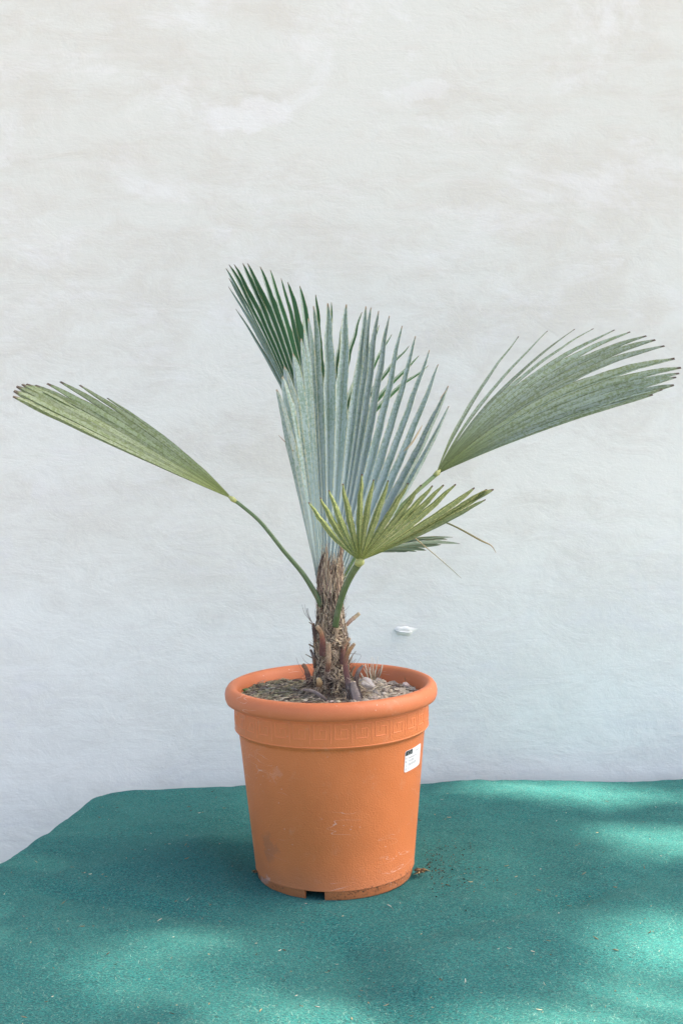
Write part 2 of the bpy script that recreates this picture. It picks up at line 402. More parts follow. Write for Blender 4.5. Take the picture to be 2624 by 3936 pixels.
# nap: short loose hairs standing out of the felt
mb = MB(); HC = [(.03, .24, .20, 1), (.10, .36, .30, 1), (.01, .10, .10, 1), (.34, .52, .42, 1)]
for i in range(30000):
    v = random.random(); y = -.66 + 1.28 * v ** 1.2; x = random.uniform(-.5, .5) * (2.2 + y) * .66
    an = random.uniform(0, 6.28); L = random.uniform(.003, .009); r_ = random.uniform(.00010, .00022)
    th = math.atan2(y - CC.y, x - CC.x); kk = int(th / (2 * math.pi) * NTH) % NTH
    if math.hypot(x - CC.x, y - CC.y) > RB[kk] - .004: continue
    p = Vector((x, y, felt_z(x, y))); h = random.uniform(.0004, .0022)
    d = Vector((math.cos(an), math.sin(an), 0)); s_ = Vector((-d.y, d.x, 0))
    q = p + d * L * .5 + Vector((0, 0, h)) + s_ * random.uniform(-.2, .2) * L; e = p + d * L + Vector((0, 0, h * random.uniform(0, 1)))
    c = jit(random.choice(HC), .3); sd = s_ * r_
    b = len(mb.v); mb.v += [tuple(p - sd), tuple(p + sd), tuple(q + sd), tuple(q - sd), tuple(e)]; mb.c += [c] * 5
    mb.f += [(b, b + 1, b + 2, b + 3), (b + 3, b + 2, b + 4)]
mb.build('felt_nap', M_BITS, kind='stuff', label='loose green hairs of the felt cloth', category='felt nap')
# specks of straw, bark and grit lying on the felt
mb = MB(); LC = [(.55, .46, .28, 1), (.40, .28, .14, 1), (.12, .07, .04, 1), (.62, .57, .45, 1), (.30, .20, .10, 1)]
def speck(x, y, L, wd, c, an=None):
    an = random.uniform(0, 6.28) if an is None else an; z = felt_z(x, y) + wd * .8 + .0006
    d = Vector((math.cos(an), math.sin(an), random.uniform(-.1, .25))) * L * .5; p = Vector((x, y, z))
    s_ = Vector((-math.sin(an), math.cos(an), 0)) * L * random.uniform(-.15, .15)
    mb.tube([p - d, p + s_, p + d + Vector((0, 0, L * .1))], [wd * .6, wd, wd * .4], 4, c)
for i in range(330):
    y = -.62 + 1.15 * random.random() ** 1.1; x = random.uniform(-.5, .5) * (2.2 + y) * .62
    if math.hypot(x + .012, y) < .165: continue
    th = math.atan2(y - CC.y, x - CC.x); kk = int(th / (2 * math.pi) * NTH) % NTH
    if math.hypot(x - CC.x, y - CC.y) > RB[kk] - .03: continue
    speck(x, y, random.choice((.002, .003, .004, .006, .009)), random.uniform(.0003, .0009), jit(random.choice(LC), .3))
for i in range(190):      # crumbs of soil to the right of the pot
    x = .165 + abs(random.gauss(0, .05)); y = .02 + random.gauss(0, .075)
    if math.hypot(x + .012, y) < .152: continue
    speck(x, y, random.uniform(.001, .0045), random.uniform(.0004, .0012), jit(random.choice(((.05, .03, .02, 1), (.10, .06, .035, 1), (.22, .14, .07, 1))), .4))
mb.build('plant_litter', M_BITS, kind='stuff', label='straw bits and soil crumbs scattered on the green felt', category='plant litter')

# ------------------------------------------------------------------ pot
POT = Vector((-.012, 0, 0)); LEAN = (R(.3), R(-1.25), 0)
pot = thing('plant_pot', 'large terracotta coloured plastic pot with rolled rim and Greek key band', 'pot', POT)
pot.rotation_euler = LEAN
POTM = Matrix.Translation(POT) @ __import__('mathutils').Euler(LEAN).to_matrix().to_4x4()
def lathe(prof, K=160, a0=0, a1=2 * math.pi, closed=True):
    mb = MB(); n = len(prof); cols = K if closed else K + 1
    for k in range(cols):
        an = a0 + (a1 - a0) * k / K
        for r_, z in prof: mb.v.append((r_ * math.sin(an), -r_ * math.cos(an), z))
    for k in range(K):
        k2 = (k + 1) % cols
        for i in range(n - 1): mb.f.append((k * n + i, k2 * n + i, k2 * n + i + 1, k * n + i + 1))
    return mb
def body_r(z): return lerp(.1502, .1748, (z - .02) / .256)
o = lathe([(.02, .030), (.140, .030), (.1478, .0185), (.1490, .0170), (.1506, .0180), (.1506, .0205), (.1503, .0215), (body_r(.1), .1), (body_r(.18), .18), (body_r(.25), .25), (.1746, .272), (.1752, .2765), (.1775, .279)]).build('body', M_POT, pot); auto_smooth(o, 50)
o = lathe([(.1775, .279), (.1795, .2800), (.1815, .2830), (.1822, .2870), (.1820, .300), (.1822, .333)]).build('frieze_band', M_POT, pot); auto_smooth(o, 60)
o = lathe([(.160, .325), (.1690, .325), (.1735, .345), (.1752, .3535), (.1785, .3605), (.1835, .3645), (.1885, .3650), (.1938, .3625), (.1980, .3565), (.1996, .3490), (.1990, .3410), (.1968, .3352), (.1952, .3340), (.1935, .3352), (.1880, .3362), (.1822, .333)]).build('rolled_rim', M_RIM, pot); auto_smooth(o, 60)
lathe([(.1822, .333), (.1830, .3338), (.1830, .3318), (.1822, .3310)]).build('seam_line', M_RIM, pot)
# foot ring with drainage notches
gaps = [-.245 + k * 2 * math.pi / 3 for k in range(3)]; gw = .125
for k in range(3):
    a0 = gaps[k] + gw; a1 = gaps[(k + 1) % 3] - gw + (2 * math.pi if k == 2 else 0)
    prof = [(.1482, .0171), (.1466, .0035), (.1450, .0002), (.1405, .0002), (.1405, .0280)]
    mb = lathe(prof, 50, a0, a1, False); n = len(prof)
    ps = [tuple(range(0, n)), tuple(range(50 * n, 51 * n))[::-1]]; mb.f += ps
    o = mb.build('foot_segment', M_POT, pot); auto_smooth(o, 40)
# Greek key relief: one key, repeated round the band
NK = 31; U = 2 * math.pi / NK
key = [(1.0, 0.0), (1.0, 1.0), (.20, 1.0), (.20, .24), (.78, .24), (.78, .72), (.48, .72), (.48, .48)]
def band_pt(u, v, h):
    r_ = .1821 + h; an = u * U; return Vector((r_ * math.sin(an), -r_ * math.cos(an), lerp(.2915, .3255, v)))
def relief(path, wd=.0011, h=.0006):
    mb = MB()
    for a, b in zip(path[:-1], path[1:]):
        steps = max(2, int(abs(b[0] - a[0]) * 6) + 1)
        du, dv = b[0] - a[0], b[1] - a[1]; horizontal = abs(du) > abs(dv)
        hw = wd / (U * .1837) if not horizontal else wd / .034
        base = len(mb.v)
        for s_ in range(steps + 1):
            t = s_ / steps; u = a[0] + du * t; v = a[1] + dv * t
            if horizontal: q = [(u, v - hw, -.0004), (u, v - hw * .55, h), (u, v + hw * .55, h), (u, v + hw, -.0004)]
            else: q = [(u - hw, v, -.0004), (u - hw * .55, v, h), (u + hw * .55, v, h), (u + hw, v, -.0004)]
            mb.v += [tuple(band_pt(*x)) for x in q]
        for s_ in range(steps):
            for j in range(3): mb.f.append((base + s_ * 4 + j, base + s_ * 4 + j + 1, base + s_ * 4 + 5 + j, base + s_ * 4 + 4 + j))
    return mb
M_KEY = mat_pot('terracotta_plastic_relief', 1.0, (.68, .205, .070, 1))
ko = relief(key).build('greek_key', M_KEY, pot)
for k in range(-10, 11):
    if k == 0: continue
    c = ko.copy(); COL.objects.link(c); c.parent = pot; c.rotation_euler = (0, 0, k * U)
ko.rotation_euler = (0, 0, 0)
relief([(-NK / 2, -.20), (NK / 2, -.20)]).build('lower_bead', M_KEY, pot)
# sticker
TH0, TH1 = .865, 1.225; SZ0, SZ1 = .2185, .2585
M_PAPER = mat_simple('white_label_paper', (.80, .80, .80), .45, 200, .02, .05, .0004)
M_INK = mat_simple('grey_ink', (.12, .13, .14), .6, 200, .1, 0); M_BLACK = mat_simple('black_ink', (.015, .025, .022), .4, 200, .1, 0)
def stick(x, y, h):     # x,y in 0..1 over the label
    th = lerp(TH0, TH1, x); z = lerp(SZ0, SZ1, y) + (x - .5) * .0015; r_ = body_r(z) + h
    return Vector((r_ * math.sin(th), -r_ * math.cos(th), z))
def rrect(x0, y0, x1, y1, r_, rad_all=(1, 1, 1, 1), asp=1.55):
    pts = []
    for i, (cx, cy, a0) in enumerate(((x1, y1, 0), (x0, y1, 90), (x0, y0, 180), (x1, y0, 270))):
        q = r_ if rad_all[i] else .001
        ox = -q if i in (0, 3) else q; oy = -q * asp if i in (0, 1) else q * asp
        for k in range(6):
            an = R(a0 + 18 * k); pts.append((cx + ox + math.cos(an) * q, cy + oy + math.sin(an) * q * asp))
    return pts
def sheet(pts, h, name, mat, parent, h0=None):
    # fan strips so the sheet follows the curve of the pot
    mb = MB(); xs = sorted(set([round(p[0], 4) for p in pts])); N = 24
    x0, x1 = xs[0], xs[-1]
    def span(x):
        ys = []
        for a, b in zip(pts, pts[1:] + pts[:1]):
            if (a[0] - x) * (b[0] - x) <= 0 and abs(a[0] - b[0]) > 1e-9:
                ys.append(lerp(a[1], b[1], (x - a[0]) / (b[0] - a[0])))
        return (min(ys), max(ys)) if ys else None
    cols = []
    for k in range(N + 1):
        x = lerp(x0 + 1e-4, x1 - 1e-4, .5 - .5 * math.cos(math.pi * k / N)); s_ = span(x)
        if s_: cols.append((x, s_))
    for x, (a, b) in cols:
        mb.v += [tuple(stick(x, a, h)), tuple(stick(x, b, h)), tuple(stick(x, a, h - .0004)), tuple(stick(x, b, h - .0004))]
    for k in range(len(cols) - 1):
        i = k * 4; mb.f += [(i, i + 4, i + 5, i + 1), (i, i + 2, i + 6, i + 4), (i + 1, i + 5, i + 7, i + 3)]
    i = (len(cols) - 1) * 4; mb.f += [(0, 1, 3, 2), (i, i + 2, i + 3, i + 1)]
    return mb.build(name, mat, parent, smooth=False)
lab = sheet(rrect(0, 0, 1, 1, .07), .0009, 'label_sticker', M_PAPER, pot); lab['label'] = 'white plant passport sticker with small grey print'
fl = sheet(rrect(.015, .77, .37, .985, .06, (0, 1, 0, 0)), .0013, 'printed_flag', M_BLACK, lab)
# printed ring of stars on the black field
mb = MB()
for k in range(12):
    an = 2 * math.pi * k / 12; cx = .19 + .075 * math.cos(an); cy = .878 + .075 * math.sin(an)
    mb.quad(*[tuple(stick(cx + .012 * math.cos(R(90 * j)), cy + .016 * math.sin(R(90 * j)), .0016)) for j in range(4)])
mb.build('flag_stars', M_PAPER, lab, smooth=False)
def text_on(body, x, y, size, mat, name='printed_line', sx=1.0):
    cu = bpy.data.curves.new('t', 'FONT'); cu.body = body; cu.size = 1.0; cu.resolution_u = 2
    to = bpy.data.objects.new('t', cu); COL.objects.link(to); bpy.context.view_layer.update()
    me = bpy.data.meshes.new_from_object(to.evaluated_get(bpy.context.evaluated_depsgraph_get()))
    bpy.data.objects.remove(to); bpy.data.curves.remove(cu)
    for v in me.vertices:
        q = stick(x + v.co.x * size * .62 * sx, y + v.co.y * size, .0013); v.co = q
    me.name = name
    return link(name, me, mat, lab)
text_on('Plant Passport', .56, .80, .105, M_INK, sx=.62)
text_on('A', .035, .60, .13, M_BLACK); text_on('Trachycarpus fortunei', .17, .60, .115, M_INK, sx=.80)
text_on('B', .035, .44, .13, M_BLACK); text_on('19/11/2021', .17, .44, .13, M_INK, sx=.9)
text_on('C', .035, .275, .13, M_BLACK); text_on('5202107CZ/CR', .17, .275, .13, M_INK, sx=.9)
text_on('D', .035, .10, .13, M_BLACK); text_on('IT', .17, .10, .13, M_INK)

# ------------------------------------------------------------------ soil and what lies on it
def soil_z(x, y):      # pot frame
    r_ = math.hypot(x, y)
    return .3345 + .010 * math.exp(-((x - .0) / .08) ** 2 - (y / .08) ** 2) + .007 * sm((-x - .02) / .1) + noise.noise(Vector((x * 18, y * 18, 2))) * .008 + abs(noise.noise(Vector((x * 55, y * 55, 5)))) * .0075 + noise.noise(Vector((x * 170, y * 170, 9))) * .0012
mb = MB(); K = 200; NRR = 70; mb.v.append((0, 0, soil_z(0, 0))); mb.c.append((0, 0, 0, 1))
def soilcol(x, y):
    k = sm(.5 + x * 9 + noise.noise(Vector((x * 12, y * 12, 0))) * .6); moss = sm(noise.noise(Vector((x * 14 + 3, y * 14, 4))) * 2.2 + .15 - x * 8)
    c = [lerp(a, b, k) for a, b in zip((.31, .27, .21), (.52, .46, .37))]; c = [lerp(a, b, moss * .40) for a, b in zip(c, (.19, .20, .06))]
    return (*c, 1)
for r in range(1, NRR + 1):
    for k in range(K):
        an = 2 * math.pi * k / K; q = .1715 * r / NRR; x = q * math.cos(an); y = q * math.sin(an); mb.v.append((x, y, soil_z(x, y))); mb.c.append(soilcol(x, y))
for k in range(K): mb.f.append((0, 1 + k, 1 + (k + 1) % K))
for r in range(NRR - 1):
    for k in range(K):
        k2 = (k + 1) % K; a = 1 + r * K; mb.f.append((a + k, a + K + k, a + K + k2, a + k2))
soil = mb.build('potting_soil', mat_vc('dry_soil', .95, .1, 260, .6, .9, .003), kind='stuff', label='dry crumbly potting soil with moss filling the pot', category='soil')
soil.location = POT; soil.rotation_euler = LEAN
def S(px, py, dz=0):
    """point of the soil seen at that photo pixel"""
    inv = POTM.inverted(); c = inv @ CAM; d = (inv.to_3x3() @ (P(px, py, 0) - CAM)); t = (.337 - c.z) / d.z; q = c + d * t
    return POTM @ Vector((q.x, q.y, soil_z(q.x, q.y) + dz))
# clods, straw, dead roots
mb = MB()
def blob(c, r_, col, sq=.7, seed=None):
    seed = random.random() * 50 if seed is None else seed; b = len(mb.v); A, B = 7, 5
    for j in range(B + 1):
        ph = math.pi * j / B
        for i in range(A):
            th = 2 * math.pi * i / A; d = Vector((math.sin(ph) * math.cos(th), math.sin(ph) * math.sin(th), math.cos(ph)))
            q = r_ * (1 + .45 * noise.noise(d * 1.7 + Vector((seed, 0, 0)))); mb.v.append((c.x + d.x * q, c.y + d.y * q, c.z + d.z * q * sq)); mb.c.append(col)
    for j in range(B):
        for i in range(A):
            i2 = (i + 1) % A; mb.f.append((b + j * A + i, b + (j + 1) * A + i, b + (j + 1) * A + i2, b + j * A + i2))
for i in range(900):
    an = random.uniform(0, 6.28); q = .166 * math.sqrt(random.random()); x = q * math.cos(an); y = q * math.sin(an)
    blob(POTM @ Vector((x, y, soil_z(x, y) + .001)), random.choice((.0012, .002, .003, .0045, .006)) * random.uniform(.7, 1.2), jit(soilcol(x, y), .35))
mb.build('soil_crumbs', mat_vc('soil_crumb', .95, .1, 300, .5, .7, .002), kind='stuff', smooth=False, label='small clods lying on the potting soil', category='soil crumbs')
mb = MB(); SCOL = [(.42, .36, .26, 1), (.30, .24, .17, 1), (.52, .47, .37, 1), (.17, .13, .10, 1), (.22, .18, .14, 1)]
for i in range(1150):
    an = random.uniform(0, 6.28); q = .160 * math.sqrt(random.random()); x = q * math.cos(an); y = q * math.sin(an)
    if x > .04 and random.random() < .75: continue
    L = random.uniform(.006, .034); a2 = random.gauss(0, .6) if random.random() < .6 else random.uniform(0, 6.28); d = Vector((math.cos(a2), math.sin(a2), random.uniform(-.05, .28)))
    p = Vector((x, y, soil_z(x, y) + random.uniform(.0005, .005))); s_ = Vector((-d.y, d.x, random.uniform(-.2, .5))) * L * random.uniform(-.2, .2)
    pts = [POTM @ (p - d * L / 2), POTM @ (p + s_), POTM @ (p + d * L / 2 + s_ * .3)]
    if any(math.hypot(z.x, z.y) > .168 for z in (p + d * L / 2, p - d * L / 2)): continue
    r_ = random.choice((.0003, .0006, .0010, .0016)); mb.tube(pts, [r_ * .8, r_, r_ * .4], 4, jit(random.choice(SCOL), .25), flat=.5)
mb.build('soil_straw', M_FIBRE, kind='stuff', label='dry straw and dead roots matted on the soil', category='straw')

def rock(name, center, size, seed, col, label, rz=0):
    import bmesh
    bm = bmesh.new(); rnd = random.Random(seed)
    pts = []
    for i in range(15):
        d = Vector((rnd.gauss(0, 1), rnd.gauss(0, 1), rnd.gauss(0, 1))).normalized(); pts.append(bm.verts.new(Vector((d.x * size[0], d.y * size[1], d.z * size[2]))))
    bmesh.ops.convex_hull(bm, input=pts)
    for v in [v for v in bm.verts if not v.link_faces]: bm.verts.remove(v)
    bmesh.ops.bevel(bm, geom=list(bm.edges), offset=min(size) * .07, segments=1, affect='EDGES')
    me = bpy.data.meshes.new(name); bm.to_mesh(me); bm.free()
    o = link(name, me, mat_simple(name + '_surface', col, .85, 90, .22, .6, .002), label=label, category='stone'); o.location = center; o.rotation_euler = (0, 0, rz); return o
rock('stone', S(1403, 2662, .004), (.020, .016, .0175), 5, (.36, .34, .32), 'grey angular stone leaning against the foot of the palm trunk', .4)
rock('stone', S(1465, 2630, .002), (.018, .011, .0050), 11, (.42, .36, .29), 'small flat tan stone on the soil beside the dry stubble', .2)
rock('stone', S(1590, 2628, .003), (.008, .006, .0045), 21, (.42, .38, .34), 'tiny pale pebble at the right inner edge of the pot', .2)

# dry cut stubble tuft right of the trunk
mb = MB()
E = lambda x, y: (1100 + .2764 * x, 2100 + .2764 * y)
for (x0, y0), (x1, y1), wd in (((1185, 1860), (1125, 1590), .8), ((1190, 1870), (1190, 1535), .9), ((1210, 1860), (1205, 1640), 1.6), ((1225, 1850), (1270, 1530), .8), ((1215, 1855), (1255, 1650), 1.6), ((1260, 1850), (1335, 1650), 2.2),
                            ((1140, 1860), (1095, 1640), 2.0), ((1110, 1880), (1035, 1760), 2.0), ((1170, 1860), (1160, 1680), 1.6), ((1240, 1850), (1300, 1700), 1.5), ((1180, 1870), (1150, 1740), 1.6), ((1230, 1860), (1240, 1720), 1.6), ((1200, 1860), (1215, 1560), .7), ((1150, 1870), (1075, 1700), 1.0)):
    a = S(*E(x0, y0)); b = P(*E(x1, y1), a.y + random.uniform(-.012, .012)); m = (a + b) / 2 + Vector((random.uniform(-.002, .002), 0, 0))
    mb.tube([a - Vector((0, 0, .004)), m, b], [.0010 * wd, .0009 * wd, .0006 * wd], 6, jit((.50, .42, .27, 1), .15), col2=jit((.68, .62, .48, 1), .1))
mb.build('dry_stubble', M_FIBRE, label='tuft of dry cut grass stalks standing right of the trunk', category='dry grass')
def blades(name, label, specs, cat='weed'):
    mb = MB()
    for a, b, wd, col in specs:
        for i in range(8):
            pass
        n = 7; pts = []
        for i in range(n):
            t = i / (n - 1.0); p = a.lerp(b, t) + Vector((0, 0, 1)) * (t * (1 - t)) * .3 * (b - a).length; pts.append(p)
        mb.tube(pts, [wd * (.6 + .8 * math.sin(math.pi * min(1, i / (n - 1.0) * .9 + .05))) * (1 - (i / (n - 1.0)) ** 4 * .9) for i in range(n)], 6, col, flat=.25)
    return mb.build(name, mat_leaf_green, label=label, category=cat)
mat_leaf_green = mat_vc('fresh_grass', .5, .4, 300, .2, .1)
a = S(1562, 2632); blades('grass_blade', 'single bright green grass blade inside the right rim of the pot', [(a, P(1596, 2576, a.y), .0021, (.13, .30, .06, 1)), (a, P(1553, 2598, a.y), .0005, (.28, .20, .08, 1))])
a = S(950, 2668); blades('seedling_weed', 'small green weed seedling at the left inner edge of the pot', [(a, P(932, 2650, a.y - .004), .0030, (.12, .26, .07, 1)), (a, P(944, 2645, a.y), .0030, (.15, .30, .09, 1)), (a, P(958, 2655, a.y + .004), .0022, (.12, .25, .07, 1))])
# clumps of roots caught at the foot of the pot
def clump(name, label, c, n, rad, cols):
    mb = MB()
    for i in range(n):
        d = Vector((random.gauss(0, 1), random.gauss(0, .7), abs(random.gauss(0, .35)))) * rad; p = c + Vector((random.gauss(0, rad * .4), random.gauss(0, rad * .4), random.uniform(0, rad * .35)))
        mb.tube([p - d * .5 + Vector((0, 0, abs(d.z) * .5)), p + Vector((random.gauss(0, rad * .2), 0, rad * .25)), p + d * .5], [.0004, .0010, .0003], 5, jit(random.choice(cols), .3))
    return mb.build(name, M_FIBRE, label=label, category='debris')
c = P(1612, 3360, -.02); c = Vector((.158, -.020, .004)); 
clump('root_clump', 'brown clump of roots and bark on the felt right of the pot', P(1615, 3352, -.03), 70, .010, [(.10, .05, .03, 1), (.30, .18, .08, 1), (.55, .42, .2, 1), (.06, .035, .02, 1)])
clump('root_clump', 'tiny brown root clump wedged at the left foot of the pot', Vector((-.163, -.02, .004)), 16, .006, [(.10, .05, .03, 1), (.30, .18, .08, 1), (.5, .4, .2, 1)])

# ------------------------------------------------------------------ palm
palm = thing('palm', 'young fan palm with stiff pleated fronds growing from a fibrous trunk', 'palm', (-.02, 0, .33))
PINV = Matrix.Translation((.02, 0, -.33))
def kid(o):      # geometry is written in world space; bring it under the palm
    o.matrix_parent_inverse = Matrix.Translation((.02, 0, -.33)); return o
# trunk (E = pixels of an enlarged crop)
TR = [(2135, 1238, 1310, .0), (2170, 1230, 1312, 0), (2230, 1224, 1313, 0), (2300, 1222, 1314, 0), (2380, 1222, 1320, 0), (2405, 1216, 1326, 0), (2450, 1210, 1332, 0), (2520, 1214, 1334, 0), (2580, 1212, 1340, 0), (2620, 1202, 1358, 0), (2660, 1192, 1378, 0), (2700, 1180, 1398, 0), (2740, 1170, 1410, 0)]
def trunk_at(py):
    for a, b in zip(TR[:-1], TR[1:]):
        if a[0] <= py <= b[0]:
            t = (py - a[0]) / (b[0] - a[0]); l = lerp(a[1], b[1], t); r_ = lerp(a[2], b[2], t); break
    else: l, r_ = (TR[0] if py < TR[0][0] else TR[-1])[1:3]
    L = P(l, py, 0); Q = P(r_, py, 0); return (L + Q) / 2, (Q - L).length / 2
mb = MB(); KT = 36; rows = 60
for j in range(rows + 1):
    py = lerp(2190, 2740, j / rows); c, r_ = trunk_at(py); r_ *= .84 * sm((py - 2185) / 60) ** .5
    for k in range(KT):
        an = 2 * math.pi * k / KT; q = r_ * (1 + .14 * noise.noise(Vector((math.cos(an) * 1.6, math.sin(an) * 1.6, c.z * 22))) + .05 * noise.noise(Vector((an * 3, c.z * 90, 0))))
        mb.v.append((c.x + math.cos(an) * q, c.y + math.sin(an) * q, c.z)); mb.c.append(jit((.055, .042, .034, 1), .25))
for j in range(rows):
    for k in range(KT):
        k2 = (k + 1) % KT; mb.f.append((j * KT + k, j * KT + k2, (j + 1) * KT + k2, (j + 1) * KT + k))
mb.f.append(tuple(range(KT)))
kid(mb.build('trunk', M_FIBRE, palm))
# matted fibres, one part that nobody could count
FC = [(.33, .25, .17, 1), (.21, .16, .12, 1), (.56, .46, .33, 1), (.10, .07, .055, 1), (.38, .29, .20, 1), (.70, .61, .46, 1), (.05, .035, .028, 1), (.04, .03, .025, 1)]
mb = MB()
def on_trunk(an, py, k=1.0):
    c, r_ = trunk_at(py); return Vector((c.x + math.cos(an) * r_ * k, c.y + math.sin(an) * r_ * k, c.z))
def fibre(an, py, dpy, dan, wob, r_, n=9, col=None, lift=.0, k0=.9, side=3):
    pts = []; f = random.uniform(1.5, 4); ph = random.uniform(0, 6.28); ph2 = random.uniform(0, 6.28)
    for i in range(n):
        t = i / (n - 1.0)
        a = an + dan * t + wob * math.sin(f * t * 3 + ph); k = k0 + .07 * math.sin(f * t * 2.2 + ph2) + lift * t * t
        pts.append(on_trunk(a, py - dpy * t, k))
    c = col or jit(random.choice(FC), .25); mb.tube(pts, [r_ * (1 - .6 * i / (n - 1.0)) for i in range(n)], side, c, cap=False)
for i in range(1150):       # upper sheath: mostly upright
    py = random.uniform(2230, 2450); fibre(random.uniform(math.pi * .85, math.pi * 2.15), py, random.uniform(40, 140), random.gauss(0, .16), random.uniform(.02, .13), random.choice((.0003, .0005, .0008, .0012)), k0=random.uniform(.84, 1.06))
for i in range(1250):       # lower: woven round
    py = random.uniform(2400, 2710); s_ = random.choice((-1, 1)); fibre(random.uniform(math.pi * .85, math.pi * 2.15), py, random.uniform(-25, 90), s_ * random.uniform(.1, 1.0), random.uniform(.02, .15), random.choice((.0003, .0005, .0007, .0010)), k0=random.uniform(.84, 1.05))
for i in range(420):        # pale loose strands
    py = random.uniform(2260, 2700); fibre(random.uniform(math.pi, math.pi * 2), py, random.uniform(30, 120), random.gauss(0, .5), .2, random.uniform(.0004, .0011), col=jit((.60, .50, .36, 1), .3), k0=.99, side=4)
for i in range(330):        # torn upper edge, standing up in front of the middle frond
    an = random.uniform(math.pi * 1.02, math.pi * 1.98); h = random.uniform(70, 190) * (.55 + .9 * max(0, noise.noise(Vector((an * 3.1, 4.4, 0)))))
    fibre(an, random.uniform(2215, 2300), h, random.gauss(0, .05), .03, random.uniform(.0004, .0014), col=jit(random.choice(((.62, .50, .36, 1), (.44, .33, .22, 1), (.30, .22, .17, 1), (.52, .41, .29, 1), (.22, .15, .12, 1))), .2), k0=random.uniform(.9, 1.05), lift=random.uniform(-.04, .28), side=4)
def strand(pts_px, Y, r_, col):
    pts = [P(x, y, Y) for x, y in pts_px]; mb.tube(pts, [r_ * (1 - .6 * i / (len(pts) - 1)) for i in range(len(pts))], 4, col, cap=False)
def ES(*pp): return [E(*q) for q in pp]
for k in range(9):          # whiskers on the left
    o_ = random.uniform(-30, 30); strand(ES((375, 1080), (330 + o_ * .3, 1020), (285 + o_, 940), (265 + o_ * 1.3, 860), (262 + o_ * 1.6, 790 + random.uniform(0, 90))), -.005, .0004, jit((.20, .15, .12, 1), .3))
for pp in (((880, 1490), (960, 1495), (1030, 1500), (1040, 1530), (1000, 1600), (960, 1650)), ((800, 900), (840, 870), (880, 820)), ((440, 740), (380, 680), (340, 600), (330, 560)), ((790, 740), (825, 720), (845, 680)), ((250, 1780), (180, 1660), (135, 1540)), ((330, 1420), (325, 1370), (350, 1330)),
           ((390, 1980), (385, 1860), (400, 1740), (430, 1660)), ((560, 1560), (500, 1600), (450, 1680), (430, 1760)), ((900, 1640), (920, 1560), (915, 1500)), ((900, 1640), (940, 1590), (965, 1560)), ((920, 1660), (950, 1600), (975, 1570)), ((350, 1660), (260, 1600), (205, 1520)), ((420, 700), (385, 600), (345, 590)), ((520, 470), (545, 560), (520, 640), (560, 740)), ((560, 800), (535, 900), (560, 1000)), ((620, 1700), (660, 1560), (720, 1520)), ((580, 1760), (640, 1640), (690, 1580)), ((700, 1420), (650, 1320), (660, 1300))):
    strand(ES(*pp), -.036 if 380 < pp[0][0] < 800 else -.012, .0007 if pp[0][0] in (390, 560, 520, 620) else .0004, jit((.48, .40, .28, 1) if pp[0][0] in (390, 560, 520, 620) else (.22, .16, .12, 1), .2))
for i in range(420):        # strands standing off the trunk
    py = random.uniform(2240, 2690); fibre(random.choice((random.uniform(math.pi * .9, math.pi * 1.15), random.uniform(math.pi * 1.85, math.pi * 2.1), random.uniform(math.pi, 2 * math.pi))), py, random.uniform(20, 90), random.gauss(0, .35), .12, random.choice((.0003, .0004, .0006)), k0=random.uniform(.95, 1.03), lift=random.uniform(.02, .34))
for i in range(520):        # untidy skirt where the trunk meets the soil
    a0 = random.uniform(math.pi, 2 * math.pi); p = on_trunk(a0, random.uniform(2600, 2690), 1.0); d = Vector((math.cos(a0) + random.gauss(0, .5), math.sin(a0) - .2, random.uniform(-.5, .6))) * random.uniform(.008, .03)
    mb.tube([p, p + d * .5 + Vector((0, 0, random.uniform(-.003, .006))), p + d + Vector((0, 0, -.006))], [.0005, .0005, .0002], 3, jit(random.choice(FC), .3), cap=False)
kid(mb.build('trunk_fibre', M_FIBRE, palm, kind='stuff'))
# cut-off stalks: each a part
def stub(path, Y0, wds, cols, flat=.5, label=None, cut=(.62, .52, .36, 1)):
    pts = [P(*E(x, y), Y0[i] if hasattr(Y0, '__len__') else Y0) for i, (x, y) in enumerate(path)]
    fine = []; fw = []; fc = []; m = len(pts)
    for i in range(m - 1):
        p0 = pts[max(i - 1, 0)]; p1 = pts[i]; p2 = pts[i + 1]; p3 = pts[min(i + 2, m - 1)]
        for s_ in range(5):
            t = s_ / 5.0; q = .5 * ((2 * p1) + (p2 - p0) * t + (2 * p0 - 5 * p1 + 4 * p2 - p3) * t * t + (3 * p1 - p0 - 3 * p2 + p3) * t ** 3)
            fine.append(q); fw.append(lerp(wds[i], wds[i + 1], t)); fc.append(tuple(lerp(cols[i][j], cols[i + 1][j], t) for j in range(3)) + (1,))
    fine.append(pts[-1]); fw.append(wds[-1]); fc.append(cols[-1])
    fw = [q * (.92 + .16 * random.random()) for q in fw]
    b = MB(); b.tube(fine, fw, 10, (1, 1, 1, 1), flat=flat * .8)
    for k, v in enumerate(b.v):
        i = k // 10; a = k % 10; e = Vector(fine[i]); b.v[k] = tuple(e + (Vector(v) - e) * (.80 + .30 * ((a * 7 + len(path)) % 3) / 2.0))
    b.c = []
    for c in fc: b.c += [jit(c, .12) for _ in range(10)]
    # pale torn cut face a hair proud of the end
    e = fine[0]; t = (fine[0] - fine[1]).normalized(); n0 = len(b.v)
    for k in range(10):
        v = Vector(b.v[k]); b.v.append(tuple(e + (v - e) * .8 + t * random.uniform(.0006, .002))); b.c.append(cut)
    b.f.append(tuple(range(n0, n0 + 10)))
    for k in range(10): b.f.append((k, (k + 1) % 10, n0 + (k + 1) % 10, n0 + k))
    o = kid(b.build('cut_stalk', M_STUB, palm)); auto_smooth(o, 50)
    if label: o['label'] = label
PX = .000135  # metres per pixel of the enlarged crop
tan = (.42, .32, .21, 1); red = (.13, .070, .062, 1); org = (.34, .20, .10, 1); gry = (.22, .19, .17, 1); dkb = (.10, .07, .055, 1); brn = (.22, .13, .08, 1)
